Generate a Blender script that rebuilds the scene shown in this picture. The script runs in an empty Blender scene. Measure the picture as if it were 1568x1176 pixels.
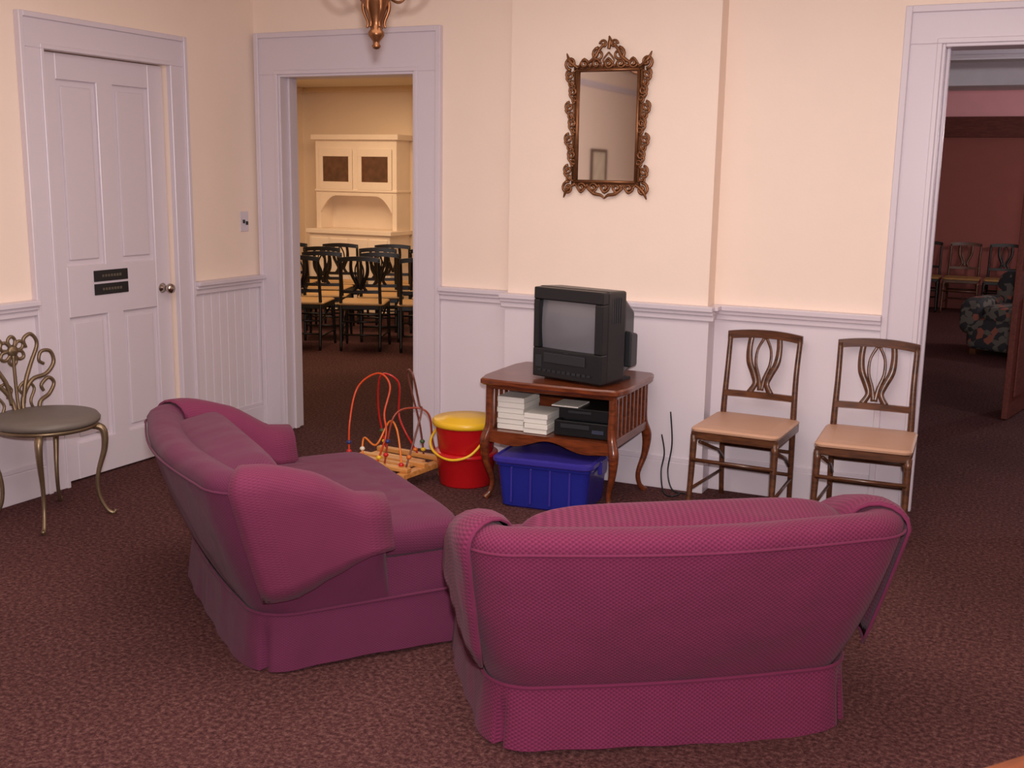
import bpy, bmesh, math, random
from mathutils import Vector, Matrix
random.seed(7)
sc=bpy.context.scene
sc.view_settings.view_transform='Standard'
col=bpy.context.collection
pi=math.pi
# ---------------------------------------------------------------- materials
def lin(c): 
    return tuple((x/255/12.92 if x/255<=.04045 else ((x/255+.055)/1.055)**2.4) for x in c)+(1,)
def newmat(name):
    m=bpy.data.materials.new(name);m.use_nodes=True;nt=m.node_tree
    return m,nt,nt.nodes['Principled BSDF']
def paint(name,c,rough=.5,metal=0,noise=.06,scale=6,bump=.0,bscale=60,coat=0):
    m,nt,b=newmat(name)
    tc=nt.nodes.new('ShaderNodeTexCoord');no=nt.nodes.new('ShaderNodeTexNoise');no.inputs['Scale'].default_value=scale;no.inputs['Detail'].default_value=4
    nt.links.new(tc.outputs['Object'],no.inputs['Vector'])
    mx=nt.nodes.new('ShaderNodeMixRGB');a=lin(c)
    mx.inputs[1].default_value=tuple(min(1,v*(1-noise)) for v in a[:3])+(1,);mx.inputs[2].default_value=tuple(min(1,v*(1+noise)) for v in a[:3])+(1,)
    nt.links.new(no.outputs['Fac'],mx.inputs[0]);nt.links.new(mx.outputs[0],b.inputs['Base Color'])
    b.inputs['Roughness'].default_value=rough;b.inputs['Metallic'].default_value=metal
    if coat: b.inputs['Coat Weight'].default_value=coat
    if bump:
        n2=nt.nodes.new('ShaderNodeTexNoise');n2.inputs['Scale'].default_value=bscale;nt.links.new(tc.outputs['Object'],n2.inputs['Vector'])
        bp=nt.nodes.new('ShaderNodeBump');bp.inputs['Strength'].default_value=bump;bp.inputs['Distance'].default_value=.01
        nt.links.new(n2.outputs['Fac'],bp.inputs['Height']);nt.links.new(bp.outputs[0],b.inputs['Normal'])
    return m
def wood(name,c1,c2,rough=.35,scale=9,coat=.3):
    m,nt,b=newmat(name)
    tc=nt.nodes.new('ShaderNodeTexCoord');mp=nt.nodes.new('ShaderNodeMapping');mp.inputs['Scale'].default_value=(1,6,6)
    no=nt.nodes.new('ShaderNodeTexNoise');no.inputs['Scale'].default_value=scale;no.inputs['Detail'].default_value=6;no.inputs['Distortion'].default_value=.8
    cr=nt.nodes.new('ShaderNodeValToRGB');cr.color_ramp.elements[0].position=.3;cr.color_ramp.elements[1].position=.7
    cr.color_ramp.elements[0].color=lin(c1);cr.color_ramp.elements[1].color=lin(c2)
    nt.links.new(tc.outputs['Object'],mp.inputs[0]);nt.links.new(mp.outputs[0],no.inputs['Vector']);nt.links.new(no.outputs['Fac'],cr.inputs[0]);nt.links.new(cr.outputs[0],b.inputs['Base Color'])
    b.inputs['Roughness'].default_value=rough;b.inputs['Coat Weight'].default_value=coat;b.inputs['Coat Roughness'].default_value=.2
    return m
def carpet():
    m,nt,b=newmat('carpet_mottled')
    tc=nt.nodes.new('ShaderNodeTexCoord')
    n1=nt.nodes.new('ShaderNodeTexNoise');n1.inputs['Scale'].default_value=62;n1.inputs['Detail'].default_value=6;n1.inputs['Roughness'].default_value=.78
    n2=nt.nodes.new('ShaderNodeTexNoise');n2.inputs['Scale'].default_value=1.2;n2.inputs['Detail'].default_value=2
    for n in (n1,n2): nt.links.new(tc.outputs['Object'],n.inputs['Vector'])
    cr=nt.nodes.new('ShaderNodeValToRGB');e=cr.color_ramp.elements
    e[0].position=.36;e[0].color=lin((54,31,34));e[1].position=.66;e[1].color=lin((134,95,90))
    k=e.new(.5);k.color=lin((92,56,55))
    nt.links.new(n1.outputs['Fac'],cr.inputs[0])
    mx=nt.nodes.new('ShaderNodeMixRGB');mx.blend_type='MULTIPLY';mx.inputs[0].default_value=.5
    nt.links.new(cr.outputs[0],mx.inputs[1]);nt.links.new(n2.outputs['Fac'],mx.inputs[2])
    nt.links.new(mx.outputs[0],b.inputs['Base Color']);b.inputs['Roughness'].default_value=.95
    b.inputs['Specular IOR Level'].default_value=.1
    bp=nt.nodes.new('ShaderNodeBump');bp.inputs['Strength'].default_value=.15;bp.inputs['Distance'].default_value=.006
    nt.links.new(n1.outputs['Fac'],bp.inputs['Height']);nt.links.new(bp.outputs[0],b.inputs['Normal'])
    return m
def weave(name,c1,c2,px=.03,pz=.016,amt=1,wr=.5):
    # woven slip-cover fabric driven by a metric UV map
    m,nt,b=newmat(name)
    uv=nt.nodes.new('ShaderNodeUVMap');sp=nt.nodes.new('ShaderNodeSeparateXYZ');nt.links.new(uv.outputs[0],sp.inputs[0])
    def M(op,a,bv=None):
        n=nt.nodes.new('ShaderNodeMath');n.operation=op
        if isinstance(a,(int,float)): n.inputs[0].default_value=a
        else: nt.links.new(a,n.inputs[0])
        if bv is not None:
            if isinstance(bv,(int,float)): n.inputs[1].default_value=bv
            else: nt.links.new(bv,n.inputs[1])
        return n.outputs[0]
    # dots on a diagonal lattice plus a faint vertical rib
    s=M('MULTIPLY',M('SINE',M('MULTIPLY',sp.outputs['X'],2*pi/px)),M('SINE',M('MULTIPLY',sp.outputs['Y'],2*pi/(px*.8))))
    s2=M('SINE',M('MULTIPLY',sp.outputs['X'],2*pi/pz))
    h=M('ADD',M('MULTIPLY',s,.42),.5)
    h2=M('ADD',h,M('MULTIPLY',s2,.06))
    mx=nt.nodes.new('ShaderNodeMixRGB');mx.inputs[1].default_value=lin(c1);mx.inputs[2].default_value=lin(c2)
    nt.links.new(h2,mx.inputs[0]);nt.links.new(mx.outputs[0],b.inputs['Base Color'])
    b.inputs['Roughness'].default_value=.9;b.inputs['Sheen Weight'].default_value=.06;b.inputs['Specular IOR Level'].default_value=.15
    tc=nt.nodes.new('ShaderNodeTexCoord');nz=nt.nodes.new('ShaderNodeTexNoise');nz.inputs['Scale'].default_value=5;nz.inputs['Detail'].default_value=1.5;nt.links.new(tc.outputs['Object'],nz.inputs['Vector'])
    b0=nt.nodes.new('ShaderNodeBump');b0.inputs['Strength'].default_value=wr;b0.inputs['Distance'].default_value=.05;nt.links.new(nz.outputs['Fac'],b0.inputs['Height'])
    bp=nt.nodes.new('ShaderNodeBump');bp.inputs['Strength'].default_value=.5*amt;bp.inputs['Distance'].default_value=.004
    nt.links.new(h2,bp.inputs['Height']);nt.links.new(b0.outputs[0],bp.inputs['Normal']);nt.links.new(bp.outputs[0],b.inputs['Normal'])
    return m
M_wall=paint('wall_cream_paint',(243,222,206),.6,noise=.02,bump=.05)
M_dwall=paint('dining_wall_cream_paint',(240,218,190),.6,noise=.02)
M_trim=paint('trim_white_gloss_paint',(214,203,211),.32,noise=.02)
M_wains=paint('wainscot_white_paint',(222,211,218),.4,noise=.02)
M_ceil=paint('ceiling_paint',(235,225,210),.8,noise=.02)
M_carpet=carpet()
M_fabA=weave('slipcover_plum_fabric',(80,25,50),(120,46,78),.016,.008,.6)
M_fabB=weave('slipcover_dusky_fabric',(84,33,58),(102,45,72),.012,.006,.35)
M_fabC=weave('arm_cover_fabric',(96,36,62),(116,50,78),.012,.006,.35,.3)
M_wal=wood('walnut_chair_wood',(62,34,20),(104,62,36))
M_cher=wood('cherry_table_wood',(78,34,16),(124,60,30),.28)
M_black=paint('black_lacquer',(24,20,18),.35)
M_plas=paint('black_plastic',(24,25,27),.35,noise=.1)
M_plas2=paint('charcoal_plastic',(40,41,45),.45)
M_gold=paint('antique_gold',(132,88,58),.4,.7,noise=.4,scale=40)
M_bronze=paint('bronze_metal',(128,84,54),.35,.8,noise=.4,scale=30)
M_brass=paint('champagne_metal',(132,112,88),.4,.75,noise=.25,scale=20)
M_seatg=paint('olive_vinyl',(104,94,86),.5,noise=.15,scale=12)
M_seatp=paint('tan_vinyl_seat',(192,150,124),.45)
M_seatt=paint('dining_seat_tan',(170,130,80),.5)
M_chrome=paint('nickel_metal',(190,180,170),.15,1)
# ---------------------------------------------------------------- helpers
def empty(name,loc=(0,0,0),rot=0):
    e=bpy.data.objects.new(name,None);e.empty_display_size=.1;e.location=loc;e.rotation_euler=(0,0,rot);col.objects.link(e);return e
def mk(name,verts,faces,mat,parent=None,smooth=True,uvs=None):
    me=bpy.data.meshes.new(name);me.from_pydata([tuple(v) for v in verts],[],faces);me.update()
    bm=bmesh.new();bm.from_mesh(me);bmesh.ops.recalc_face_normals(bm,faces=bm.faces);bm.to_mesh(me);bm.free()
    if uvs:
        l=me.uv_layers.new(name='UVMap')
        for lo in me.loops: l.data[lo.index].uv=uvs[lo.vertex_index]
    if smooth:
        for p in me.polygons: p.use_smooth=True
    me.materials.append(mat)
    o=bpy.data.objects.new(name,me);col.objects.link(o)
    if parent: o.parent=parent
    return o
def boxes(name,lst,mat,parent=None,bev=0,seg=2):
    """lst of (x0,x1,y0,y1,z0,z1) joined as one mesh; each box grows by a hair so faces never coincide"""
    bm=bmesh.new()
    for i,(x0,x1,y0,y1,z0,z1) in enumerate(lst):
        g=.00012*(i%9)
        r=bmesh.ops.create_cube(bm,size=1)
        vs=r['verts']
        bmesh.ops.scale(bm,verts=vs,vec=(x1-x0+2*g,y1-y0+2*g,z1-z0+2*g));bmesh.ops.translate(bm,verts=vs,vec=((x0+x1)/2,(y0+y1)/2,(z0+z1)/2))
    if bev: bmesh.ops.bevel(bm,geom=bm.edges[:],offset=bev,segments=seg,profile=.5,affect='EDGES')
    me=bpy.data.meshes.new(name);bm.to_mesh(me);bm.free();me.materials.append(mat)
    o=bpy.data.objects.new(name,me);col.objects.link(o)
    if parent:o.parent=parent
    return o
def box(name,c,s,mat,parent=None,bev=.004,rot=None):
    o=boxes(name,[(-s[0]/2,s[0]/2,-s[1]/2,s[1]/2,-s[2]/2,s[2]/2)],mat,parent,bev)
    o.location=c
    if rot:o.rotation_euler=rot
    return o
def cat(pts,n=6):
    P=[Vector(p) for p in pts];out=[]
    for i in range(len(P)-1):
        p0=P[max(i-1,0)];p1=P[i];p2=P[i+1];p3=P[min(i+2,len(P)-1)]
        for k in range(n):
            t=k/n;out.append(.5*((2*p1)+(p2-p0)*t+(2*p0-5*p1+4*p2-p3)*t*t+(3*p1-p0-3*p2+p3)*t**3))
    out.append(P[-1]);return out
def tubedata(paths,seg=8,flat=None):
    V=[];F=[]
    for pts,rad in paths:
        P=[Vector(p) for p in pts];n=len(P)
        R=list(rad) if isinstance(rad,(list,tuple)) else [rad]*n
        if len(R)!=n:
            m=len(R)-1;RR=[]
            for i in range(n):
                s=i/(n-1)*m;k=min(int(s),m-1);RR.append(R[k]*(1-(s-k))+R[k+1]*(s-k))
            R=RR
        b=len(V);up=None
        for i in range(n):
            T=(P[min(i+1,n-1)]-P[max(i-1,0)])
            if T.length<1e-9:T=Vector((0,0,1))
            T.normalize()
            if up is None:
                up=Vector((0,0,1)) if abs(T.z)<.9 else Vector((1,0,0))
            up=(up-T*up.dot(T))
            if up.length<1e-6: up=T.orthogonal()
            up.normalize();sd=T.cross(up)
            for k in range(seg):
                a=2*pi*k/seg;d=(up*math.cos(a)+sd*math.sin(a))*R[i]
                if flat: ax,s=flat;d=d+ax*(d.dot(ax)*(s-1))
                V.append(P[i]+d)
        for i in range(n-1):
            for k in range(seg):
                F.append((b+i*seg+k,b+i*seg+(k+1)%seg,b+(i+1)*seg+(k+1)%seg,b+(i+1)*seg+k))
        F.append(tuple(b+k for k in range(seg)));F.append(tuple(b+(n-1)*seg+k for k in range(seg)))
    return V,F
def tubes(name,paths,mat,parent=None,seg=8,flat=None):
    V,F=tubedata(paths,seg,flat);return mk(name,V,F,mat,parent)
def lathe(name,prof,mat,parent=None,loc=(0,0,0),seg=24):
    V=[];F=[];n=len(prof)
    for r,z in prof:
        for k in range(seg):
            a=2*pi*k/seg;V.append((r*math.cos(a)+loc[0],r*math.sin(a)+loc[1],z+loc[2]))
    for i in range(n-1):
        for k in range(seg):F.append((i*seg+k,i*seg+(k+1)%seg,(i+1)*seg+(k+1)%seg,(i+1)*seg+k))
    F.append(tuple(range(seg)));F.append(tuple((n-1)*seg+k for k in range(seg)))
    return mk(name,V,F,mat,parent)
def spow(v,e): return math.copysign(abs(v)**e,v)
def pillow(name,c,s,mat,parent=None,e1=.45,e2=.35,rot=None,nu=40,nv=20):
    V=[];F=[];U=[]
    for j in range(nv+1):
        ph=-pi/2+pi*j/nv
        for i in range(nu):
            th=2*pi*i/nu
            x=s[0]/2*spow(math.cos(ph),e1)*spow(math.cos(th),e2);y=s[1]/2*spow(math.cos(ph),e1)*spow(math.sin(th),e2);z=s[2]/2*spow(math.sin(ph),e1)
            V.append((x,y,z));U.append((x+y*.5,z+y*.5))
    for j in range(nv):
        for i in range(nu):F.append((j*nu+i,j*nu+(i+1)%nu,(j+1)*nu+(i+1)%nu,(j+1)*nu+i))
    o=mk(name,V,F,mat,parent,uvs=U);o.location=c
    if rot:o.rotation_euler=rot
    return o
def spiral(c,r0,r1,a0,turns,plane='xz',n=18):
    out=[]
    for i in range(n+1):
        t=i/n;r=r0+(r1-r0)*t;a=a0+turns*2*pi*t
        out.append(Vector((c[0]+r*math.cos(a),c[1],c[2]+r*math.sin(a))))
    return out
# ---------------------------------------------------------------- room shell
LX=-4.453;BY=5.606;T=.13;H=2.75
floor=boxes('floor',[(-11,4,-2.6,16.2,-.1,0)],M_carpet)
boxes('ceiling',[(LX-T,2.6,-2.6,BY+T,H,H+.1)],M_ceil)
boxes('wall_left',[(LX-T,LX,-2.6,4.0,0,H),(LX-T,LX,4.85,BY,0,H),(LX-T,LX,4.0,4.85,2.17,H),(LX-T,LX-.09,4.0,4.85,0,2.17)],M_wall)
D1=(-4.27,-3.32,2.18);D2=(-.53,.46,2.24)
boxes('wall_back',[(LX-T,D1[0],BY,BY+T,0,H),(D1[0],D1[1],BY,BY+T,D1[2],H),(D1[1],D2[0],BY,BY+T,0,H),(D2[0],D2[1],BY,BY+T,D2[2],H),(D2[1],2.6,BY,BY+T,0,H),
  (-2.67,-1.54,5.49,BY,0,H)],M_wall)
boxes('wall_right',[(2.5,2.6,-2.6,BY,0,H)],M_wall)
boxes('wall_front',[(LX-T,2.6,-2.7,-2.6,0,H)],M_wall)
boxes('wainscot_back',[(-3.15,-2.67,BY-.012,BY,0,.94),(-2.682,-1.528,5.478,5.49,0,.94),(-1.54,-1.528,5.478,BY,0,.94),(-1.528,-.70,BY-.012,BY,0,.94)],M_wains)  # wainscot panels on the back wall and chimney breast
bd=[(LX,LX+.008,4.98,BY,0,.94)]
y=4.985
while y<BY-.03:
    bd.append((LX,LX+.016,y,min(y+.062,BY),0,.94));y+=.07
bd.append((LX,LX+.012,-2.6,3.86,0,.94))
boxes('wainscot_left',bd,M_wains,bev=.002,seg=1)  # wainscot on the left wall, beadboard beside the doorway
def rail(name,segs,z0,prof,bev=.004):
    L=[]
    for (x0,x1,y0,y1,dx,dy) in segs:
        for a,b,d in prof:
            L.append((min(x0,x0+dx*d)-(.0),max(x1,x1+dx*d),min(y0,y0+dy*d),max(y1,y1+dy*d),z0+a,z0+b))
    boxes(name,L,M_trim,bev=bev)
segs_b=[(-3.15,-2.67,BY-.012,BY,0,-1),(-2.70,-1.50,5.478,5.49,0,-1),(-1.528,-.70,BY-.012,BY,0,-1)]
RP=[(.0,.03,.018),(.03,.05,.032),(.05,.075,.048)]
rail('trim_1',segs_b,.905,RP)
boxes('trim_2',[(-1.54,-1.528+d-.003,5.478,BY-.012,.905+a+.002,.905+b-.002) for a,b,d in RP],M_trim,bev=.003)
segs_l=[(LX,LX+.016,4.98,BY,1,0),(LX,LX+.016,-2.6,3.86,1,0)]
rail('trim_3',segs_l,.905,RP)
BP=[(0,.15,.014),(.15,.175,.008)]
rail('baseboard_back',[(-3.15,-2.67,BY-.012,BY,0,-1),(-2.696,-1.514,5.478,5.49,0,-1),(-1.528,-.70,BY-.012,BY,0,-1)],0,BP)
boxes('baseboard_breast',[(-1.54,-1.514,5.478,BY,0,.15)],M_trim,bev=.003)
rail('baseboard_left',[(LX,LX+.012,-2.6,3.86,1,0),(LX,LX+.012,4.98,BY,1,0)],0,BP)
def casing_back(name,x0,x1,zt,w,wt,xl=None):
    L=[];y=BY
    xl=x0-w if xl is None else xl
    for (a0,a1,z0,z1) in [(xl+.004,x0,0,zt),(x1,x1+w-.004,0,zt),(xl+.004,x1+w-.004,zt,zt+wt-.004)]:
        L.append((a0,a1,y-.022,y,z0,z1))
    L+=[(xl,xl+.03,y-.036,y,0,zt+wt),(x1+w-.03,x1+w,y-.036,y,0,zt+wt),(xl+.03,x1+w-.03,y-.036,y,zt+wt-.03,zt+wt)]
    L+=[(x0-.022,x0,y-.03,y,0,zt),(x1,x1+.022,y-.03,y,0,zt),(x0-.022,x1+.022,y-.03,y,zt,zt+.022)]
    L+=[(x0-.001,x0+.015,y-.02,y+T+.02,0,zt),(x1-.015,x1+.001,y-.02,y+T+.02,0,zt),(x0+.015,x1-.015,y-.02,y+T+.02,zt-.015,zt+.001)]
    L+=[(x0+.015,x0+.03,y+.05,y+.09,0,zt-.015),(x1-.03,x1-.015,y+.05,y+.09,0,zt-.015)]
    boxes(name,L,M_trim,bev=.003,seg=1)
casing_back('trim_4',D1[0],D1[1],D1[2],.17,.24,xl=LX+.02)
casing_back('trim_5',D2[0],D2[1],D2[2],.17,.17)
L=[];x=LX
for (y0,y1,z0,z1) in [(3.864,4.0,0,2.17),(4.85,4.976,0,2.17),(3.864,4.976,2.17,2.326)]: L.append((x,x+.022,y0,y1,z0,z1))
L+=[(x,x+.036,3.86,3.885,0,2.33),(x,x+.036,4.955,4.98,0,2.33),(x,x+.036,3.885,4.955,2.305,2.33),(x,x+.03,3.98,4.0,0,2.17),(x,x+.03,4.85,4.87,0,2.17),(x,x+.03,3.98,4.87,2.17,2.19)]
boxes('trim_6',L,M_trim,bev=.003,seg=1)
d=empty('door_1',(LX-.05,4.425,0))
dx0,dx1=-.02,.02
st=[(dx0,dx1,-.42,-.31,.01,2.165),(dx0,dx1,.31,.42,.01,2.165),(dx0,dx1,-.055,.055,.01,2.165),(dx0,dx1,-.31,.31,2.04,2.165),(dx0,dx1,-.31,.31,.86,1.12),(dx0,dx1,-.31,.31,.01,.2)]
boxes('stiles_and_rails',st,M_trim,d,bev=.003,seg=1)
boxes('panels',[(dx0,.002,-.31,-.055,.2,2.04),(dx0,.002,.055,.31,.2,2.04)],M_trim,d)
rp=[]
for a,b in ((-.31,-.055),(.055,.31)):
    for c0,c1 in ((.2,.86),(1.12,2.04)): rp.append((0,.012,a+.03,b-.03,c0+.03,c1-.03))
boxes('raised_fields',rp,M_trim,d,bev=.006)
kn=lathe('knob',[(.0,.0),(.026,.0),(.028,.006),(.012,.012),(.011,.035),(.022,.045),(.029,.06),(.024,.075),(.0,.08)],M_chrome,d)
kn.rotation_euler=(0,pi/2,0);kn.location=(.02,.35,.96)
boxes('hinges',[(.018,.026,-.428,-.418,1.75,1.85),(.018,.026,-.428,-.418,.25,.35)],M_trim,d)
M_let=paint('sign_letters',(96,88,74),.5)
for nm,z in (('sign_upper',1.06),('sign_lower',.99)):
    box(nm,(.024,-.025,z),(.006,.235,.058),M_plas,d,.002)
    boxes(nm+'_lettering',[(.027,.0285,-.09+k*.02,-.078+k*.02,z-.006,z+.006) for k in range(7)],M_let,d)
s=empty('light_switch',(LX,5.46,1.31));box('plate',(.004,0,0),(.006,.075,.12),M_trim,s,.002);box('toggle',(.012,-.012,.0),(.014,.01,.022),M_plas2,s,.002);box('toggle_2',(.012,.016,-.01),(.014,.01,.022),M_plas2,s,.002)
# ---------------------------------------------------------------- loveseats
def outline(W,Db,Df,r,bulge=0,n1=12,na=8,nb=18):
    P=[]
    for i in range(n1): 
        q=i/n1;P.append((W,Df+(-Db+r-Df)*q,1,0,'s',q))
    for i in range(na):
        a=-pi/2*i/na;P.append((W-r+r*math.cos(a),-Db+r+r*math.sin(a),math.cos(a),math.sin(a),'c',i/na))
    for i in range(nb+1):
        q=i/nb;P.append(((W-r)*(1-2*q),-Db-bulge*math.sin(pi*q),0,-1,'b',q))
    Rv=[(-x,y,-nx,ny,k,q) for (x,y,nx,ny,k,q) in reversed(P[:n1+na])]
    return P+Rv
def sm(t): t=max(0,min(1,t));return t*t*(3-2*t)
def loveseat(name,loc,rot,fab,fabc,W0=.545,Wt=.645,D0=.40,Dt=.57,Df=.31,Da=-.05,hb=.70,ha=.645):
    e=empty(name,(loc[0],loc[1],0),rot)
    zs=.19;t=.14
    def st(z,off=0):
        f=max(0,(z-zs)/(hb-zs));f=f**.9
        W=W0+(Wt-W0)*f;D=D0+(Dt-D0)*f
        return outline(W,D,Da+.05*(1-f),.15,.055*(.3+.7*f))
    base=st(.2);N=len(base)
    def hh(i):
        _,_,_,_,k,q=base[i]
        if k=='s': return ha+(hb-ha)*sm((q-.3)/.7)-.085*sm(1-q*1.9)
        return hb
    cache={}
    def pt(i,z):
        key=round(z,4)
        if key not in cache: cache[key]=st(z)
        return cache[key][i]
    prof_n=9
    def column(i):
        h=hh(i);C=[];rr=.055
        for j in range(prof_n):
            z=zs+(h-rr-zs)*j/(prof_n-1);p=pt(i,z);
            puff=.012*math.sin(pi*j/(prof_n-1))
            C.append(Vector((p[0]+p[2]*puff,p[1]+p[3]*puff,z)))
        p=pt(i,h-rr)
        for j in range(1,9):
            a=pi*j/8;o=t/2-t/2*math.cos(a)
            lift=rr*math.sin(a)
            C.append(Vector((p[0]-p[2]*o+p[2]*.012*math.sin(a),p[1]-p[3]*o+p[3]*.012*math.sin(a),h-rr+lift)))
        for j in range(1,5):
            z=(h-rr)+(.33-(h-rr))*j/4;p=pt(i,z);C.append(Vector((p[0]-p[2]*t,p[1]-p[3]*t,z)))
        return C
    cols=[column(i) for i in range(N)]
    def cap(C,s,dy):
        c=sum(C,Vector())/len(C);return [Vector((c.x+(v.x-c.x)*s,v.y+dy,c.z+(v.z-c.z)*(s*.4+.6) if v.z>c.z else v.z)) for v in C]
    pre=[cap(cols[0],.45,.05),cap(cols[0],.85,.03)];post=[cap(cols[-1],.85,.03),cap(cols[-1],.45,.05)]
    A=pre+cols+post
    V=[];U=[];F=[];u=0;m=len(A[0])
    for i,C in enumerate(A):
        if i>0:u+=(A[i][4]-A[i-1][4]).length
        v=0
        for j,q in enumerate(C):
            if j>0:v+=(C[j]-C[j-1]).length
            V.append(q);U.append((u,v))
    for i in range(len(A)-1):
        for j in range(m-1):F.append((i*m+j,i*m+j+1,(i+1)*m+j+1,(i+1)*m+j))
    F.append(tuple(range(m)));F.append(tuple((len(A)-1)*m+j for j in range(m)))
    mk('upholstered_back_and_arms',V,F,fab,e,uvs=U)
    path=[]
    for i in range(len(cols)):
        v=cols[i][prof_n-1];b=base[i];path.append(Vector((v.x+b[2]*.006,v.y+b[3]*.006,v.z)))
    tubes('top_piping',[(path,.0045)],fab,e,6)
    # seat deck / base
    bo=outline(W0-.006,D0-.01,Df+.02,.15,.015)
    n=len(bo);V=[(p[0],p[1],.05) for p in bo]+[(p[0],p[1],.24) for p in bo]+[(p[0]*1.0,p[1]*1.0,.335) for p in bo]
    F=[(i,(i+1)%n,n+(i+1)%n,n+i) for i in range(n)]+[(n+i,n+(i+1)%n,2*n+(i+1)%n,2*n+i) for i in range(n)]+[tuple(range(n)),tuple(range(2*n,3*n))]
    mk('seat_base',V,F,fab,e,uvs=[(v[0]+v[1]*.7,v[2]) for v in V],smooth=False)
    # skirt all round, with box pleats at the corners
    ring=outline(W0,D0,Df+.02,.13,.02,24,14,40)
    pts=[(p[0],p[1],p[2],p[3],(p[4]=='c' and abs(p[5]-.5)<.04)) for p in ring]
    for k in range(1,30): 
        x=-W0+2*W0*k/30;pts.append((x,Df+.03,0,1,k in(15,)))
    n=len(pts);V=[];U=[];F=[];cl=[0]
    for i in range(1,n): cl.append(cl[-1]+math.hypot(pts[i][0]-pts[i-1][0],pts[i][1]-pts[i-1][1]))
    rows=7
    for j in range(rows):
        f=j/(rows-1)
        for i,p in enumerate(pts):
            o=.010+.018*f+.005*f*math.sin(cl[i]*9)+.003*f*math.sin(cl[i]*31)
            if p[4]: o-=.045*sm(f*1.4)
            V.append((p[0]+p[2]*o,p[1]+p[3]*o,.195-(.187-.008*math.sin(cl[i]*5))*f));U.append((cl[i],.2*f))
    for j in range(rows-1):
        for i in range(n):F.append((j*n+i,j*n+(i+1)%n,(j+1)*n+(i+1)%n,(j+1)*n+i))
    mk('skirt',V,F,fab,e,uvs=U)
    tubes('skirt_piping',[([Vector((p[0]+p[2]*.012,p[1]+p[3]*.012,.198)) for p in pts]+[Vector((pts[0][0]+.012,pts[0][1],.198))],.006)],fab,e,6)
    # arm covers draped over each arm, hanging as flat flaps with a straight hem
    for side in (0,1):
        idx=[i for i in range(N) if (i<=15)] if side==0 else [i for i in range(N) if i>=N-16]
        V=[];U=[];F=[];cnt=None
        for i in idx:
            b=base[i];C=cols[i];h=hh(i)
            q=b[5] if b[4]=='s' else 1+b[5]*.3
            zb=.40-.125*min(1.1,q)
            out=[]
            for j in range(8):
                z=zb+(h-.055-zb)*j/7;p=pt(i,z);o=.016+.026*(1-j/7)+.003*math.sin(q*18)*(1-j/7);out.append(Vector((p[0]+p[2]*o,p[1]+p[3]*o,z)))
            p=pt(i,h-.055)
            for j in range(1,9):
                a=pi*j/8;tt=t+.026;o=-.016+tt/2-tt/2*math.cos(a);out.append(Vector((p[0]-p[2]*o,p[1]-p[3]*o,h-.055+.066*math.sin(a))))
            for j in range(1,4):
                z=h-.055-(.08)*j/3;p2=pt(i,z);out.append(Vector((p2[0]-p2[2]*(t+.010),p2[1]-p2[3]*(t+.010),z)))
            if b[4]=='s' and b[5]<.01:
                for v in out: v.y+=.055
            cnt=len(out);vv=0
            for j,v in enumerate(out):
                if j:vv+=(v-out[j-1]).length
                V.append(v);U.append((q*.36,vv))
        k=len(idx)
        for i in range(k-1):
            for j in range(cnt-1):F.append((i*cnt+j,i*cnt+j+1,(i+1)*cnt+j+1,(i+1)*cnt+j))
        fr=0 if side==0 else k-1
        F.append(tuple(fr*cnt+j for j in range(cnt)))
        o=mk('arm_cover_'+('r' if side==0 else 'l'),V,F,fabc,e,uvs=U)
        so=o.modifiers.new('s','SOLIDIFY');so.thickness=.006;so.offset=1
        hem=[V[a*cnt] for a in range(k)]
        bk=k-1 if side==0 else 0
        back=[V[bk*cnt+j] for j in range(cnt-3)]
        tubes('cover_hem_'+('r' if side==0 else 'l'),[(hem,.005),(back,.005)],fabc,e,6)
    pillow('seat_cushion',(0,.0,.385),(2*(W0-t)+.1,.60,.14),fab,e,.4,.3)
    pillow('seat_cushion_front',(0,.17,.385),(2*W0+.01,.34,.135),fab,e,.35,.3)
    pillow('back_cushion',(.02,-.37,.535),(1.0,.24,.335),fab,e,.5,.3,rot=(.22,0,0))
    return e
loveseat('loveseat',(-1.084,3.244),math.radians(35.8),M_fabA,M_fabA,Wt=.655)
loveseat('loveseat.001',(-2.385,3.345),math.radians(-37),M_fabB,M_fabC)
# ---------------------------------------------------------------- TV table
TL=(-2.14,5.12,0);TR=math.radians(1.5)
e=empty('tv_stand',TL,TR)
hw,hd=.355,.275
def legpath(sx,sy):
    x=sx*(hw-.03);y=sy*(hd-.03)
    pts=cat([(x,y,.60),(x,y,.5),(x,y,.38),(x+sx*.018,y+sy*.018,.30),(x+sx*.012,y+sy*.012,.2),(x-sx*.012,y-sy*.012,.1),(x-sx*.004,y-sy*.004,.035),(x+sx*.016,y+sy*.016,.004)],5)
    return pts,[.02,.02,.024,.026,.018,.013,.012,.017]
tubes('cabriole_legs',[legpath(a,b) for a in(-1,1) for b in(-1,1)],M_cher,e,10)
def scal(w,d,z0,z1):
    P=[];n=120
    for k in range(n):
        a=2*pi*k/n
        x=w*spow(math.cos(a),.22);y=d*spow(math.sin(a),.22)
        s=1+.012*math.cos(8*a)
        P.append((x*s,y*s))
    V=[(x*.975,y*.975,z0) for x,y in P]+[(x,y,z0+.008) for x,y in P]+[(x,y,z1-.008) for x,y in P]+[(x*.98,y*.98,z1) for x,y in P]
    F=[]
    for j in range(3):
        for i in range(n):F.append((j*n+i,j*n+(i+1)%n,(j+1)*n+(i+1)%n,(j+1)*n+i))
    F+= [tuple(range(n)),tuple(range(3*n,4*n))]
    return V,F
V,F=scal(.383,.3,.592,.625);mk('table_top',V,F,M_cher,e,smooth=False)
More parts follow.
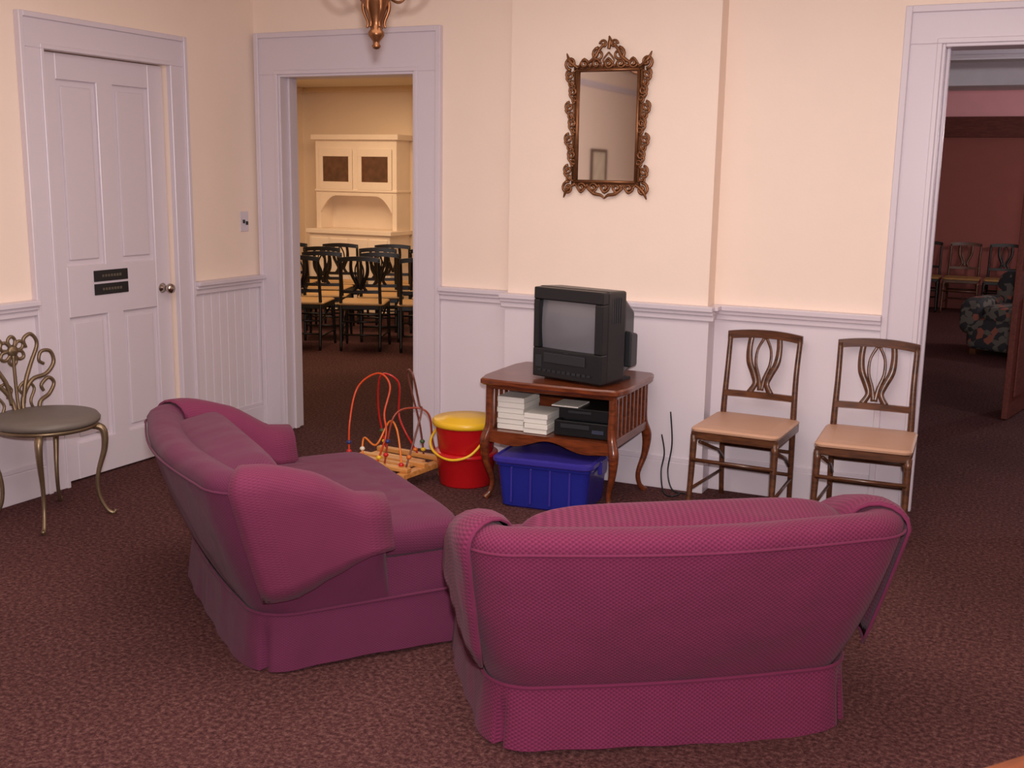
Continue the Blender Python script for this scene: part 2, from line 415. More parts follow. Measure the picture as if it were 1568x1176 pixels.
boxes('case',[(-hw+.02,hw-.02,-hd+.02,hd-.02,.335,.355),(-hw+.02,hw-.02,hd-.035,hd-.02,.355,.595),(-hw+.02,hw-.02,-hd+.01,-hd+.03,.572,.596),(-hw+.01,-hw+.03,-hd+.03,hd-.02,.572,.596),(hw-.03,hw-.01,-hd+.03,hd-.02,.572,.596),
  (-hw+.01,-hw+.03,-hd+.03,hd-.02,.335,.375),(hw-.03,hw-.01,-hd+.03,hd-.02,.335,.375)],M_cher,e,.002,1)
V=[];F=[];n=30
for i in range(n+1):
    x=-hw+.03+(2*hw-.06)*i/n;q=abs(2*i/n-1)
    zb=.335-.035*sm(q*1.0)+.012*math.cos(q*pi*2)-.012
    V+=[(x,-hd+.012,.358),(x,-hd+.012,zb),(x,-hd+.03,zb),(x,-hd+.03,.358)]
for i in range(n):
    for k in range(4):F.append((i*4+k,i*4+(k+1)%4,(i+1)*4+(k+1)%4,(i+1)*4+k))
mk('apron',V,F,M_cher,e,False)
boxes('side_spindles',[(sx*(hw-.02)-.006,sx*(hw-.02)+.006,-hd+.06+k*.06,-hd+.078+k*.06,.37,.575) for sx in(-1,1) for k in range(8)],M_cher,e,.002,1)
M_paper=paint('video_sleeve_white',(226,222,214),.5)
def stack(name,x,y,z,w,dd,hs,mat,tag=None):
    s=empty(name,TL,TR);L=[];zz=z
    for h_ in hs:
        j=random.uniform(-.007,.007);L.append((x-w/2+j,x+w/2+j,y-dd/2-j,y+dd/2-j,zz,zz+h_-.002));zz+=h_
    boxes('cases',L,mat,s,.0015,1)
    return s
stack('video_stack',-.23,-.1,.357,.145,.2,[.028]*6,M_paper)
stack('video_stack',-.08,-.13,.357,.125,.2,[.026]*4,M_paper)
v=empty('vcr',TL,TR)
box('body',(.155,-.04,.40),(.29,.34,.075),M_plas,v,.004);box('tape_slot',(.12,-.212,.412),(.15,.004,.02),M_plas2,v,.001)
box('display',(.24,-.212,.395),(.06,.004,.018),paint('vcr_display',(60,64,80),.2),v,.001)
box('feet',(.155,-.04,.36),(.25,.3,.006),M_plas2,v,.001)
v=empty('dvd_player',TL,TR)
box('body',(.165,-.05,.475),(.27,.3,.055),M_plas,v,.003);box('disc_tray',(.14,-.202,.483),(.12,.004,.012),M_plas2,v,.001);box('white_case',(.06,-.12,.506),(.14,.16,.006),M_paper,v,.001)
box('feet',(.165,-.05,.444),(.23,.26,.009),M_plas2,v,.001)
# ---------------------------------------------------------------- TV
e=empty('crt_television',(-2.02,5.12,.626),math.radians(-14))
w,hh_=.415,.455
def frust(name,y0,w0,z00,z01,y1,w1,z10,z11,mat,bev=.008):
    V=[(-w0/2,y0,z00),(w0/2,y0,z00),(w0/2,y0,z01),(-w0/2,y0,z01),(-w1/2,y1,z10),(w1/2,y1,z10),(w1/2,y1,z11),(-w1/2,y1,z11)]
    F=[(0,1,2,3),(4,5,6,7),(0,1,5,4),(1,2,6,5),(2,3,7,6),(3,0,4,7)]
    o=mk(name,V,F,mat,e,False);b=o.modifiers.new('b','BEVEL');b.width=bev;b.segments=3;return o
boxes('bezel',[(-w/2,w/2,-.21,-.15,.395,hh_),(-w/2,-w/2+.035,-.21,-.15,.155,.395),(w/2-.045,w/2,-.21,-.15,.155,.395),(-w/2,w/2,-.21,-.15,.012,.155)],M_plas,e,.006)
frust('front_housing',-.17,w+.006,.01,hh_+.004,.0,w-.01,.012,hh_-.005,M_plas,.012)
frust('rear_housing',-.0,w-.03,.03,hh_-.03,.17,.28,.05,hh_-.12,M_plas,.02)
frust('rear_block',.03,.43,.07,.25,.12,.39,.07,.23,M_plas2,.01)
V=[];F=[];nx,nz=16,12
for j in range(nz+1):
    for i in range(nx+1):
        x=-1+2*i/nx;z=-1+2*j/nz;V.append((-.005+x*(w/2-.038),-.175-.022*(1-.5*(x*x+z*z)),.275+z*.122))
for j in range(nz):
    for i in range(nx):F.append((j*(nx+1)+i,j*(nx+1)+i+1,(j+1)*(nx+1)+i+1,(j+1)*(nx+1)+i))
M_scr=paint('crt_screen_glass',(108,106,112),.2,coat=.5,noise=.02)
mk('screen',V,F,M_scr,e)
box('tape_door',(-.01,-.213,.112),(.25,.008,.05),M_plas2,e,.003)
boxes('buttons',[(-.17+k*.03,-.152+k*.03,-.216,-.21,.04,.052) for k in range(11)],M_plas2,e,.001)
box('badge',(0,-.2115,.143),(.03,.003,.007),M_plas2,e,.001)
box('speaker_grille',(-.17,-.2115,.09),(.04,.004,.06),M_plas2,e,.002)
boxes('vents',[(w/2-.004,w/2+.002,-.13+k*.018,-.12+k*.018,.3,.42) for k in range(5)],M_plas2,e)
boxes('feet',[(-.17,-.12,-.16,.1,0,.014),(.12,.17,-.16,.1,0,.014)],M_plas2,e)
tubes('power_cable',[(cat([(-1.735,5.43,.30),(-1.72,5.44,.2),(-1.73,5.43,.1),(-1.69,5.36,.012),(-1.63,5.32,.008),(-1.61,5.38,.008)],8),.004),(cat([(-1.70,5.455,.42),(-1.685,5.455,.25),(-1.70,5.45,.1),(-1.66,5.42,.012),(-1.58,5.40,.008)],8),.004)],M_plas)
# ---------------------------------------------------------------- blue bin
M_blue=paint('blue_plastic_translucent',(44,54,176),.25,coat=.3)
M_blue.node_tree.nodes['Principled BSDF'].inputs['Transmission Weight'].default_value=.5
M_bluel=paint('blue_plastic_lid',(54,46,140),.3)
e=empty('storage_bin',(-2.145,4.96,0),math.radians(5))
def rrect(w,d,r,n=6):
    P=[]
    for cx,cy,a0 in ((w/2-r,d/2-r,0),(-w/2+r,d/2-r,pi/2),(-w/2+r,-d/2+r,pi),(w/2-r,-d/2+r,1.5*pi)):
        for k in range(n+1):
            a=a0+pi/2*k/n;P.append((cx+r*math.cos(a),cy+r*math.sin(a)))
    return P
def loft(name,levels,mat,parent,caps=(True,True)):
    V=[];F=[];n=None
    for w_,d_,r_,z_ in levels:
        P=rrect(w_,d_,r_);n=len(P);V+=[(x,y,z_) for x,y in P]
    for j in range(len(levels)-1):
        for i in range(n):F.append((j*n+i,j*n+(i+1)%n,(j+1)*n+(i+1)%n,(j+1)*n+i))
    if caps[0]:F.append(tuple(range(n)))
    if caps[1]:F.append(tuple(range((len(levels)-1)*n,len(levels)*n)))
    o=mk(name,V,F,mat,parent,False)
    return o
loft('tub',[(.42,.31,.04,.0),(.44,.33,.04,.01),(.475,.365,.04,.21),(.495,.385,.04,.215),(.495,.385,.04,.235)],M_blue,e)
loft('lid',[(.51,.40,.05,.228),(.52,.41,.05,.235),(.52,.41,.05,.252),(.49,.38,.05,.26),(.47,.36,.05,.253)],M_bluel,e)
boxes('latches',[(.245,.268,-.05,.05,.18,.25),(-.268,-.245,-.05,.05,.18,.25)],M_bluel,e,.005)
boxes('ribs',[(-.16+k*.1,-.15+k*.1,-.186,-.17,.03,.21) for k in range(4)],M_bluel,e,.003)
# ---------------------------------------------------------------- toy buckets
M_red=paint('red_plastic',(190,22,28),.3);M_yel=paint('yellow_plastic',(232,184,40),.35)
e=empty('toy_bucket',(-2.70,5.07,0))
k=1.08;pr=lambda L:[(a*k,b) for a,b in L]
lathe('lower_tub',pr([(.0,.0),(.125,.0),(.13,.008),(.145,.16),(.15,.165)]),M_red,e,seg=32)
lathe('lower_lid',pr([(.0,.16),(.155,.16),(.158,.164),(.158,.176),(.153,.18),(.0,.18)]),M_red,e,seg=32)
lathe('upper_tub',pr([(.0,.18),(.13,.18),(.135,.188),(.15,.32),(.152,.325)]),M_red,e,seg=32)
lathe('upper_lid',pr([(.0,.318),(.160,.318),(.166,.326),(.166,.345),(.157,.354),(.115,.357),(.11,.364),(.04,.366),(.0,.366)]),M_yel,e,seg=32)
tubes('handle',[(cat([(-.16,0,.3),(-.17,-.08,.23),(-.12,-.13,.18),(0,-.172,.16),(.1,-.14,.19),(.155,-.06,.28)],6),.007)],M_yel,e)
# ---------------------------------------------------------------- bead maze
M_pine=wood('light_pine_wood',(188,120,56),(224,160,90),.45)
e=empty('bead_maze_toy',(-3.09,4.97,0),math.radians(-6))
boxes('wooden_base',[(-.22,.22,-.17,-.13,.09,.115),(-.22,.22,.13,.17,.09,.115),(-.22,-.17,-.2,.2,.06,.09),(.17,.22,-.2,.2,.06,.09),(-.16,.16,-.075,-.035,.09,.105),(-.16,.16,.035,.075,.09,.105),(-.22,.22,-.02,.02,.085,.11),
 (-.215,-.18,-.195,-.16,0,.06),(.18,.215,-.195,-.16,0,.06),(-.215,-.18,.16,.195,0,.06),(.18,.215,.16,.195,0,.06)],M_pine,e,.005)
wc=[((206,70,28),'orange'),((190,34,28),'red'),((226,120,40),'amber'),((150,60,40),'rust'),((110,60,50),'brown')]
W_=[
 [(-.19,-.14,.11),(-.2,-.12,.3),(-.2,-.05,.48),(-.1,0,.56),(-.02,0,.5),(-.02,-.05,.36),(.03,-.1,.26),(.0,-.14,.11)],
 [(-.16,.14,.11),(-.18,.1,.34),(-.12,.05,.54),(-.04,.1,.5),(-.07,.14,.32),(.0,.1,.24),(.06,.14,.11)],
 [(-.1,-.14,.11),(-.12,-.1,.22),(-.02,-.12,.2),(.02,-.06,.32),(.1,-.1,.3),(.14,-.12,.18),(.16,-.14,.11)],
 [(.05,-.14,.11),(.08,-.1,.36),(.14,0,.4),(.2,.05,.36),(.19,.1,.2),(.2,.14,.11)],
 [(.1,.14,.11),(.1,.1,.3),(.06,.05,.56),(.13,0,.58),(.15,.03,.42),(.2,-.02,.38),(.19,-.14,.11)]]
for k,pth in enumerate(W_):
    P=cat(pth,8);tubes('wire_'+wc[k][1],[(P,.0055)],paint('wire_paint_'+wc[k][1],wc[k][0],.3),e,6)
bc=[(200,30,30),(40,50,110),(230,190,40),(60,90,50),(220,110,30),(230,220,200)]
bm_=[paint('bead_'+str(i),c,.3) for i,c in enumerate(bc)]
for k,pth in enumerate(W_):
    P=cat(pth,8)
    for j in range(3):
        q=P[2+j*2 if j<2 else len(P)-3]
        lathe('bead',[(.0,-.012),(.010,-.009),(.015,0),(.010,.009),(.0,.012)],bm_[(k*2+j)%6],e,loc=q,seg=10)
# ---------------------------------------------------------------- folding chairs
def folding_chair(name,loc,rot,mw,ms,detail=True):
    e=empty(name,(loc[0],loc[1],0),rot)   # local -Y = front
    seg=8 if detail else 6
    P=[]
    for sx in(-1,1):
        P.append((cat([(sx*.178,.235,.0),(sx*.18,.215,.25),(sx*.18,.205,.45),(sx*.176,.225,.66),(sx*.178,.26,.84)],4),[.013,.015,.016,.014,.013]))
        P.append((cat([(sx*.205,-.235,.0),(sx*.2,-.215,.2),(sx*.198,-.2,.40)],4),[.012,.015,.018]))
        P.append(([(sx*.178,-.17,.36),(sx*.172,.12,.26),(sx*.17,.21,.2)],.009))
    tubes('posts_and_legs',P,mw,e,seg)
    L=[(-.2,.2,-.215,-.19,.38,.42),(-.2,.2,.185,.21,.38,.42),(-.21,-.185,-.215,.21,.38,.42),(.185,.21,-.215,.21,.38,.42)]
    boxes('seat_frame',L,mw,e,.004,1)
    loft('seat_pad',[(.40,.43,.03,.418),(.425,.45,.035,.422),(.43,.455,.035,.432),(.41,.435,.04,.441),(.3,.32,.05,.445)],ms,e)
    Q=[([(-.2,-.222,.28),(.2,-.222,.28)],.010),([(-.18,.225,.15),(.18,.225,.15)],.009),([(-.18,.215,.27),(.18,.215,.27)],.009),
       ([(-.205,-.22,.13),(-.18,.225,.13)],.008),([(.205,-.22,.13),(.18,.225,.13)],.008)]
    tubes('stretchers',Q,mw,e,seg)
    def arch(z0,hump,hw_,zh):
        V=[];F=[];n=16
        for i in range(n+1):
            x=-hw_+2*hw_*i/n;q=1-(2*i/n-1)**2
            zc=z0+hump*q;yy=.225+(z0-.66)*.19+.012*q
            V+=[(x,yy-.009,zc-zh/2),(x,yy+.009,zc-zh/2),(x,yy+.009,zc+zh/2),(x,yy-.009,zc+zh/2)]
        for i in range(n):
            for k in range(4):F.append((i*4+k,i*4+(k+1)%4,(i+1)*4+(k+1)%4,(i+1)*4+k))
        F+=[(0,1,2,3),tuple(n*4+k for k in range(4))]
        return V,F
    V,F=arch(.835,.015,.19,.04);mk('crest_rail',V,F,mw,e,False)
    V,F=arch(.545,.0,.177,.03);mk('lower_back_rail',V,F,mw,e,False)
    S=[]
    def y_at(z): return .237+(z-.66)*.19
    for sx in(-1,1):
        o=[(sx*.07,.84),(sx*.076,.78),(sx*.07,.71),(sx*.042,.645),(sx*.03,.60),(sx*.055,.553)]
        S.append((cat([(x,y_at(z),z) for x,z in o],5),[.014,.015,.017,.016,.014,.016]))
        i2=[(sx*.006,.83),(sx*.034,.77),(sx*.036,.70),(sx*.014,.63),(sx*.004,.57)]
        S.append((cat([(x,y_at(z),z) for x,z in i2],5),[.008,.007,.008,.01,.013]))
    tubes('lyre_splat',S,mw,e,seg,flat=(Vector((0,1,0)),.45))
    return e
folding_chair('folding_chair',(-1.26,5.29),math.radians(-2),M_wal,M_seatp)
folding_chair('folding_chair.001',(-.685,5.29),math.radians(3),M_wal,M_seatp)
# ---------------------------------------------------------------- metal scroll chair
e=empty('scroll_metal_chair',(-4.115,3.60,0),math.radians(-95))
lathe('seat_pad',[(.0,.455),(.225,.455),(.235,.462),(.238,.475),(.225,.492),(.15,.502),(.0,.505)],M_seatg,e,seg=40)
lathe('seat_rim',[(.0,.43),(.2,.43),(.222,.436),(.226,.446),(.222,.455),(.0,.456)],M_brass,e,seg=40)
P=[]
for sx in(-1,1):
    for sy in(-1,1):
        P.append((cat([(sx*.12,sy*.12,.435),(sx*.17,sy*.17,.42),(sx*.175,sy*.175,.33),(sx*.15,sy*.15,.2),(sx*.15,sy*.15,.1),(sx*.17,sy*.17,.03),(sx*.19,sy*.19,.006),(sx*.2,sy*.2,.02)],6),[.016,.018,.014,.010,.009,.009,.011,.008]))
tubes('curved_legs',P,M_brass,e,8)
yb=-.2;S=[]
for sx in(-1,1):
    S.append((cat([(sx*.02,yb+.02,.44),(sx*.03,yb,.54),(sx*.09,yb-.01,.62),(sx*.17,yb-.01,.64),(sx*.215,yb-.01,.69),(sx*.2,yb-.01,.745),(sx*.15,yb-.01,.75),(sx*.135,yb-.01,.71),(sx*.16,yb-.01,.69)],6),[.011,.011,.010,.010,.009,.008,.008]))
    S.append((cat([(sx*.1,yb+.02,.44),(sx*.12,yb,.51),(sx*.18,yb-.01,.54),(sx*.21,yb-.01,.59),(sx*.18,yb-.01,.62),(sx*.14,yb-.01,.59),(sx*.15,yb-.01,.56)],6),[.011,.010,.009,.009,.008]))
    S.append((cat([(sx*.03,yb,.52),(sx*.05,yb,.62),(sx*.09,yb-.01,.7),(sx*.13,yb-.01,.79),(sx*.1,yb-.01,.84),(sx*.06,yb-.01,.82),(sx*.07,yb-.01,.78)],6),[.011,.010,.009,.009,.008]))
    S.append((cat([(sx*.1,yb,.46),(sx*.07,yb,.52),(sx*.1,yb-.01,.58),(sx*.06,yb-.01,.62),(sx*.02,yb-.01,.59),(sx*.045,yb-.01,.55)],6),.007))
for a in range(0,360,60):
    r=math.radians(a+30);cx,czz=.0,.77
    S.append((cat([(cx,yb-.01,czz),(cx+.05*math.cos(r-.4),yb-.015,czz+.05*math.sin(r-.4)),(cx+.068*math.cos(r),yb-.015,czz+.068*math.sin(r)),(cx+.05*math.cos(r+.4),yb-.015,czz+.05*math.sin(r+.4)),(cx,yb-.01,czz)],5),.008))
S.append((cat([(0,yb+.02,.44),(0,yb,.55),(0,yb-.01,.77)],5),.008))
tubes('scroll_back',S,M_brass,e,8)
ro=lathe('rosette',[(.0,-.012),(.02,-.01),(.03,0),(.02,.01),(.0,.012)],M_brass,e);ro.rotation_euler=(pi/2,0,0);ro.location=(0,yb-.01,.77)
# ---------------------------------------------------------------- mirror
e=empty('ornate_gold_mirror',(-2.112,5.488,1.87))
M_mir,nt,b=newmat('mirror_glass');b.inputs['Metallic'].default_value=1;b.inputs['Roughness'].default_value=.03;b.inputs['Base Color'].default_value=lin((244,238,232))
gw,gh=.165,.28
boxes('glass',[(-gw,gw,-.012,-.008,-gh,gh)],M_mir,e)
boxes('backing',[(-gw-.02,gw+.02,-.008,-.0,-gh-.02,gh+.02)],M_gold,e)
fr=[]
for a,b_ in (((-gw,-gh),(gw,-gh)),((gw,-gh),(gw,gh)),((gw,gh),(-gw,gh)),((-gw,gh),(-gw,-gh))):
    fr.append(([(a[0],-.016,a[1]),(b_[0],-.016,b_[1])],.009))
    fr.append(([(a[0]*1.13,-.012,a[1]*1.07),(b_[0]*1.13,-.012,b_[1]*1.07)],.006))
tubes('inner_frame',fr,M_gold,e,8)
S=[]
nS=7
for sx in(-1,1):
    for k in range(nS):
        z=-gh+ (2*gh)*(k+.5)/nS
        out=.042+.010*math.cos(k*pi)
        S.append((spiral((sx*(gw+out-.008),-.02,z+.018),.026,.006,pi/2,sx*(-1.25),n=16),[.007,.006,.008]))
        S.append((spiral((sx*(gw+out-.018),-.018,z-.024),.02,.005,-pi/2,sx*1.2,n=14),[.006,.005,.007]))
        S.append((cat([(sx*(gw+.012),-.018,z-.04),(sx*(gw+out+.012),-.02,z),(sx*(gw+.014),-.018,z+.04)],5),[.004,.007,.004]))
for sz in(-1,1):
    for k in range(5):
        x=-gw+2*gw*(k+.5)/5
        S.append((spiral((x,-.02,sz*(gh+.03)),.024,.005,0,1.3 if x<0 else -1.3,n=16),[.007,.006,.008]))
        S.append((cat([(x-.035,-.018,sz*(gh+.012)),(x,-.022,sz*(gh+.055)),(x+.035,-.018,sz*(gh+.012))],5),[.004,.007,.004]))
for sx in(-1,1):
    for sz in(-1,1):
        S.append((spiral((sx*(gw+.04),-.022,sz*(gh+.035)),.034,.006,-pi/2*sz,sx*sz*1.3,n=18),[.009,.007,.01]))
        S.append((cat([(sx*(gw+.0),-.02,sz*(gh+.01)),(sx*(gw+.045),-.024,sz*(gh+.045)),(sx*(gw+.065),-.02,sz*(gh+.085))],5),[.007,.011,.003]))
for sx in(-1,1):
    S.append((cat([(sx*.12,-.02,gh+.03),(sx*.075,-.022,gh+.06),(sx*.05,-.022,gh+.1),(sx*.02,-.022,gh+.13)],5),[.006,.011,.009,.006]))
    S.append((spiral((sx*.055,-.022,gh+.075),.034,.007,pi/2,-sx*1.4,n=18),[.009,.007,.009]))
    S.append((spiral((sx*.028,-.022,gh+.125),.022,.005,0 if sx>0 else pi,sx*1.1,n=14),[.007,.006,.007]))
    S.append((cat([(0,-.02,gh+.02),(sx*.03,-.02,gh+.045),(0,-.02,gh+.085)],5),.005))
    S.append((cat([(sx*.1,-.02,-gh-.03),(sx*.06,-.022,-gh-.06),(sx*.02,-.022,-gh-.068),(0,-.022,-gh-.085)],5),[.006,.01,.008,.004]))
S.append((cat([(0,-.022,gh+.1),(.006,-.022,gh+.14),(0,-.022,gh+.165)],5),[.009,.012,.003]))
tubes('scrollwork',S,M_gold,e,6)
# ---------------------------------------------------------------- chandelier
cz=2.085
e=empty('chandelier',(-2.43,3.8,cz))
lathe('turned_body',[(.0,.0),(.012,.003),(.018,.012),(.012,.022),(.014,.03),(.03,.05),(.032,.062),(.022,.075),(.024,.1),(.034,.13),(.05,.17),(.062,.2),(.062,.215),(.04,.23),(.025,.26),(.03,.3),(.05,.34),(.045,.38),(.012,.42),(.012,.6),(.05,.62),(.06,.655),(.0,.663)],M_bronze,e,seg=20)
S=[]
for k in range(6):
    a=2*pi*k/6+.4;c_,s_=math.cos(a),math.sin(a)
    S.append((cat([(c_*r,s_*r,z) for r,z in ((.03,.25),(.09,.2),(.15,.195),(.2,.24),(.21,.3))],6),[.008,.006,.006,.006,.008]))
    S.append((cat([(c_*r,s_*r,z) for r,z in ((.045,.2),(.05,.15),(.032,.1),(.036,.08))],5),[.009,.008,.006,.005]))
    lathe('candle_cup',[(.0,.29),(.03,.295),(.034,.305),(.012,.31),(.012,.39),(.0,.392)],M_bronze,e,loc=(c_*.21,s_*.21,0),seg=12)
tubes('scroll_arms',S,M_bronze,e,6)
# ---------------------------------------------------------------- side table near camera
e=empty('wooden_side_table',(.295,1.975,0),math.radians(52))
M_oak=wood('orange_oak_wood',(100,48,24),(134,70,36),.35)
box('top',(0,0,.585),(.7,.52,.03),M_oak,e,.008);boxes('apron',[(-.31,.31,-.22,-.2,.5,.57),(-.31,.31,.2,.22,.5,.57),(-.31,-.29,-.2,.2,.5,.57),(.29,.31,-.2,.2,.5,.57)],M_oak,e)
tubes('legs',[([(a*.29,b*.2,.57),(a*.29,b*.2,.3),(a*.3,b*.21,0)],[.024,.02,.013]) for a in(-1,1) for b in(-1,1)],M_oak,e)
# ---------------------------------------------------------------- dining room beyond left doorway
FY=11.4;SX=-8.35
boxes('wall_dining_far',[(SX-.1,-3.1,FY,FY+.1,0,2.6)],M_dwall)
boxes('wall_dining_side',[(SX-.1,SX,BY+T,FY,0,2.6)],M_dwall)
boxes('wall_partition',[(-3.1,-3.0,BY+T,16.1,0,2.6)],M_dwall)
boxes('wall_dining_near',[(SX-.1,LX-T,BY,BY+T,0,2.6)],M_dwall)
boxes('ceiling_dining',[(SX-.1,-3.05,BY+T,FY+.1,2.6,2.7)],M_ceil)
boxes('trim_13',[(SX,SX+.03,FY-.5,FY-.36,0,2.35),(SX,SX+.03,FY-1.9,FY-1.76,0,2.35),(SX,SX+.03,FY-1.9,FY-.36,2.35,2.5)],paint('oak_stained_trim',(206,130,66),.4),bev=.004)
boxes('trim_14',[(SX,-3.1,FY-.04,FY,2.54,2.6),(SX,SX+.04,BY+T,FY,2.54,2.6)],M_dwall,bev=.004)
e=empty('built_in_hutch',(-7.40,FY,0))
M_h=paint('hutch_cream_paint',(244,226,206),.35)
hx=.56
boxes('cabinet',[(-hx,hx,-.45,0,0,.9),(-hx-.03,hx+.03,-.48,0,.9,.95),(-hx,-hx+.06,-.3,0,.95,1.95),(hx-.06,hx,-.3,0,.95,1.95),(-hx,hx,-.04,0,.95,2.0),(-hx,hx,-.3,0,1.36,1.4),(-hx,hx,-.3,0,1.86,1.98),(-hx-.04,hx+.04,-.34,0,1.98,2.04),(-.04,.04,-.3,0,1.4,1.9),(-hx-.01,hx+.01,-.315,0,1.385,1.41)],M_h,e,.004,1)
boxes('door_frames',[(min(s0*a,s0*b),max(s0*a,s0*b),-.315,-.3,c,d_) for s0 in(-1,1) for a,b,c,d_ in ((.04,.5,1.41,1.5),(.04,.5,1.79,1.88),(.04,.09,1.5,1.79),(.45,.5,1.5,1.79))],M_h,e,.003,1)
M_glass=paint('dark_cabinet_glass',(98,66,48),.08,noise=.6,scale=14)
boxes('glass_panes',[(.09,.45,-.305,-.3,1.5,1.79),(-.45,-.09,-.305,-.3,1.5,1.79)],M_glass,e)
V=[];F=[];n=24
for i in range(n+1):
    x=-hx+.06+(2*hx-.12)*i/n;q=abs(2*i/n-1);za=1.34-.2*max(0,(q-.55)/.45)**2
    V+=[(x,-.3,1.37),(x,-.3,za),(x,-.28,za),(x,-.28,1.37)]
for i in range(n):
    for k in range(4):F.append((i*4+k,i*4+(k+1)%4,(i+1)*4+(k+1)%4,(i+1)*4+k))
mk('arched_valance',V,F,M_h,e,False)
boxes('lower_doors',[(a,a+.25,-.465,-.45,.1,.85) for a in(-.53,-.26,.01,.28)],M_h,e,.006)
cp=[]
for r_ in range(4):
    for c_ in range(5):
        cp.append((-6.72+c_*.50-r_*.27+(r_%2)*.1,8.30+c_*.20+r_*.56))
for x_,y_ in cp:
    folding_chair('dining_chair',(x_,y_),math.radians(205+random.uniform(-5,5)),M_black,M_seatt,False)
# ---------------------------------------------------------------- hall beyond right doorway
M_dark=paint('hall_wall_maroon_paint',(150,86,78),.8,noise=.08)
boxes('wall_hall_far',[(-3,4,15.5,15.6,0,2.8)],M_dark)
boxes('wall_hall_side',[(3.9,4,BY+T,15.5,0,2.8)],M_dark)
boxes('wall_hall_near',[(2.6,4,BY,BY+T,0,2.8)],M_dark)
boxes('ceiling_hall',[(-3,4,BY+T,15.6,2.75,2.85)],paint('hall_ceiling_paint',(226,226,232),.9))
M_valc=paint('hall_frieze_pink',(244,180,186),.8);M_beam=wood('hall_beam_wood',(80,32,24),(108,48,34),.7,coat=0)
M_hdr=paint('hall_header_white_paint',(238,234,242),.6)
boxes('trim_7',[(-3,3.9,15.44,15.5,2.43,2.75)],M_valc)
boxes('trim_8',[(-3,3.9,15.36,15.5,2.18,2.43)],M_beam)
boxes('trim_9',[(-3,3.9,8.0,8.16,2.43,2.75),(-3,3.9,7.985,8.175,2.40,2.43),(-3,3.9,11.0,11.16,2.50,2.75),(-3,3.9,10.985,11.175,2.47,2.50)],M_hdr)
for k in range(6):
    folding_chair('hall_chair',(-1.9+k*.47,15.1),0,M_black if k%2 else M_wal,M_seatt,False)
M_flo,nt,b=newmat('floral_upholstery')
tc=nt.nodes.new('ShaderNodeTexCoord');vo=nt.nodes.new('ShaderNodeTexVoronoi');vo.inputs['Scale'].default_value=18
cr=nt.nodes.new('ShaderNodeValToRGB');cr.color_ramp.interpolation='CONSTANT';el=cr.color_ramp.elements
el[0].color=lin((50,50,54));el[1].position=.45;el[1].color=lin((104,100,92));k_=el.new(.75);k_.color=lin((150,90,76))
nt.links.new(tc.outputs['Object'],vo.inputs['Vector']);nt.links.new(vo.outputs['Color'],cr.inputs[0]);nt.links.new(cr.outputs[0],b.inputs['Base Color']);b.inputs['Roughness'].default_value=.9
e=empty('floral_armchair',(-.14,11.6,0),math.radians(-20))
pillow('base',(0,0,.2),(.86,.8,.32),M_flo,e,.3,.3);pillow('arm_l',(-.38,-.02,.36),(.2,.8,.36),M_flo,e,.5,.3);pillow('arm_r',(.38,-.02,.36),(.2,.8,.36),M_flo,e,.5,.3)
pillow('back',(0,.32,.48),(.8,.24,.62),M_flo,e,.4,.35);pillow('cushion',(0,-.06,.4),(.6,.62,.16),M_flo,e,.4,.35)
boxes('feet',[(a-.03,a+.03,b_-.03,b_+.03,0,.06) for a in(-.34,.34) for b_ in(-.3,.3)],M_wal,e)
e=empty('door_2',(-.17,8.25,0),math.radians(78))
boxes('slab',[(0,.85,-.02,.02,.01,2.1)],M_beam,e,.004)
boxes('panels',[(a,a+.3,s0*.028-.008,s0*.028+.008,c,d_) for a in(.09,.47) for c,d_ in((.15,.85),(1.05,1.98)) for s0 in(-1,1)],M_beam,e,.008)
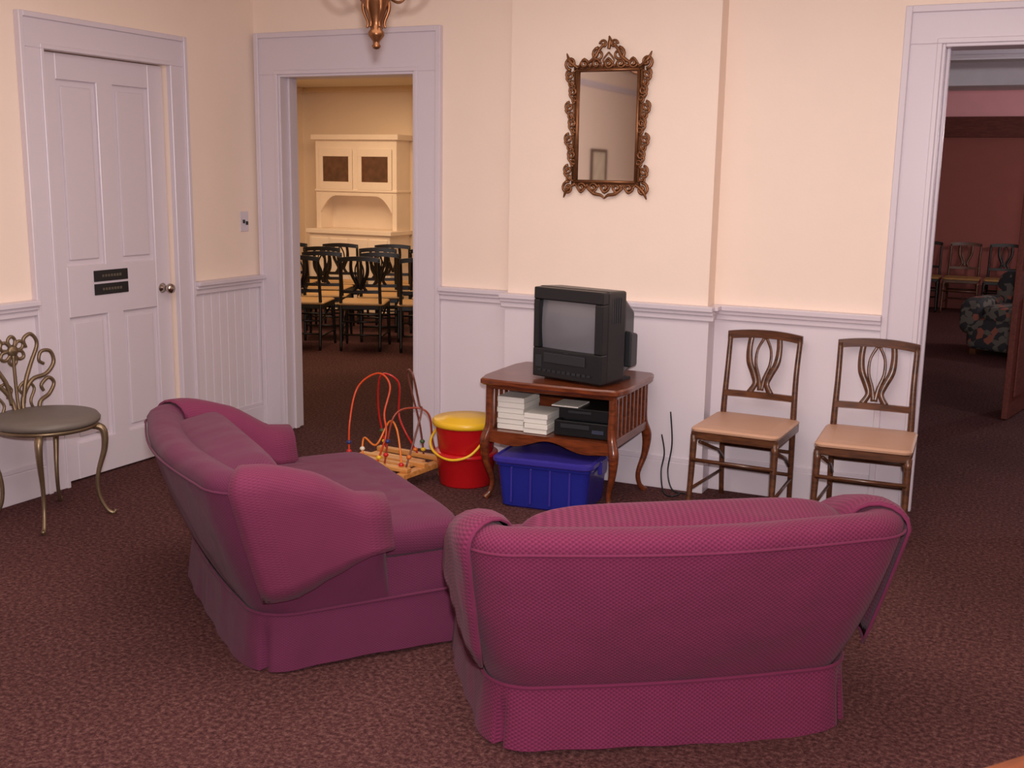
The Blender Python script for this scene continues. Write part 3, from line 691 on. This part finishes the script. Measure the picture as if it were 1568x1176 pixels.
# picture on left wall (seen in the mirror)
e=empty('framed_picture',(LX,-.35,1.72))
boxes('frame',[(0,.025,-.22,-.19,-.18,.18),(0,.025,.19,.22,-.18,.18),(0,.025,-.19,.19,.15,.18),(0,.025,-.19,.19,-.18,-.15)],M_wal,e,.003)
boxes('print',[(.004,.01,-.19,.19,-.15,.15)],paint('picture_print',(214,200,178),.5,noise=.3,scale=9),e)
boxes('trim_10',[(LX,LX+.03,-2.6,3.8,2.52,2.58)],M_trim)
# ---------------------------------------------------------------- lights
def area(name,loc,size,power,c,rot=(0,0,0),shape='SQUARE'):
    l=bpy.data.lights.new(name,'AREA');l.size=size;l.energy=power;l.color=c;l.shape=shape
    o=bpy.data.objects.new(name,l);o.location=loc;o.rotation_euler=rot;col.objects.link(o);return o
area('ceiling_light_room',(-1.7,2.9,2.72),2.6,62,(1,.88,.81))
yaw,pitch,roll=.438,.1933,.0178
R=Matrix.Rotation(yaw,4,'Z')@Matrix.Rotation(pi/2-pitch,4,'X')@Matrix.Rotation(roll,4,'Z')
fl=area('camera_flash',(0,0,0),.10,132,(1,.91,.92),shape='DISK');fl.matrix_world=Matrix.Translation((.05,-.05,1.78))@Matrix.Rotation(yaw,4,'Z')@Matrix.Rotation(pi/2+.06,4,'X')
area('dining_room_light',(-6.4,9.2,2.55),2.0,70,(1,.72,.46))
def point(name,loc,power,c,r=.08):
    l=bpy.data.lights.new(name,'POINT');l.energy=power;l.color=c;l.shadow_soft_size=r
    o=bpy.data.objects.new(name,l);o.location=loc;col.objects.link(o)
point('hall_fill_light',(1.6,12.6,2.1),75,(1,.84,.82))  # added unseen fill that brightens the hall ceiling, no fixture there
point('hall_fill_light',(1.8,6.6,1.9),45,(.95,.92,1))  # second unseen fill point for the hall
w_=bpy.data.worlds.new('w');sc.world=w_;w_.use_nodes=True;w_.node_tree.nodes['Background'].inputs[0].default_value=(1,.9,.85,1);w_.node_tree.nodes['Background'].inputs[1].default_value=.1
# ---------------------------------------------------------------- camera
cd=bpy.data.cameras.new('camera');cd.sensor_width=36;cd.lens=36*1700/1568;cd.shift_x=-16/1568;cd.shift_y=12/1568
cam=bpy.data.objects.new('camera',cd);col.objects.link(cam);cam.matrix_world=Matrix.Translation((0,0,1.62))@R
sc.camera=cam
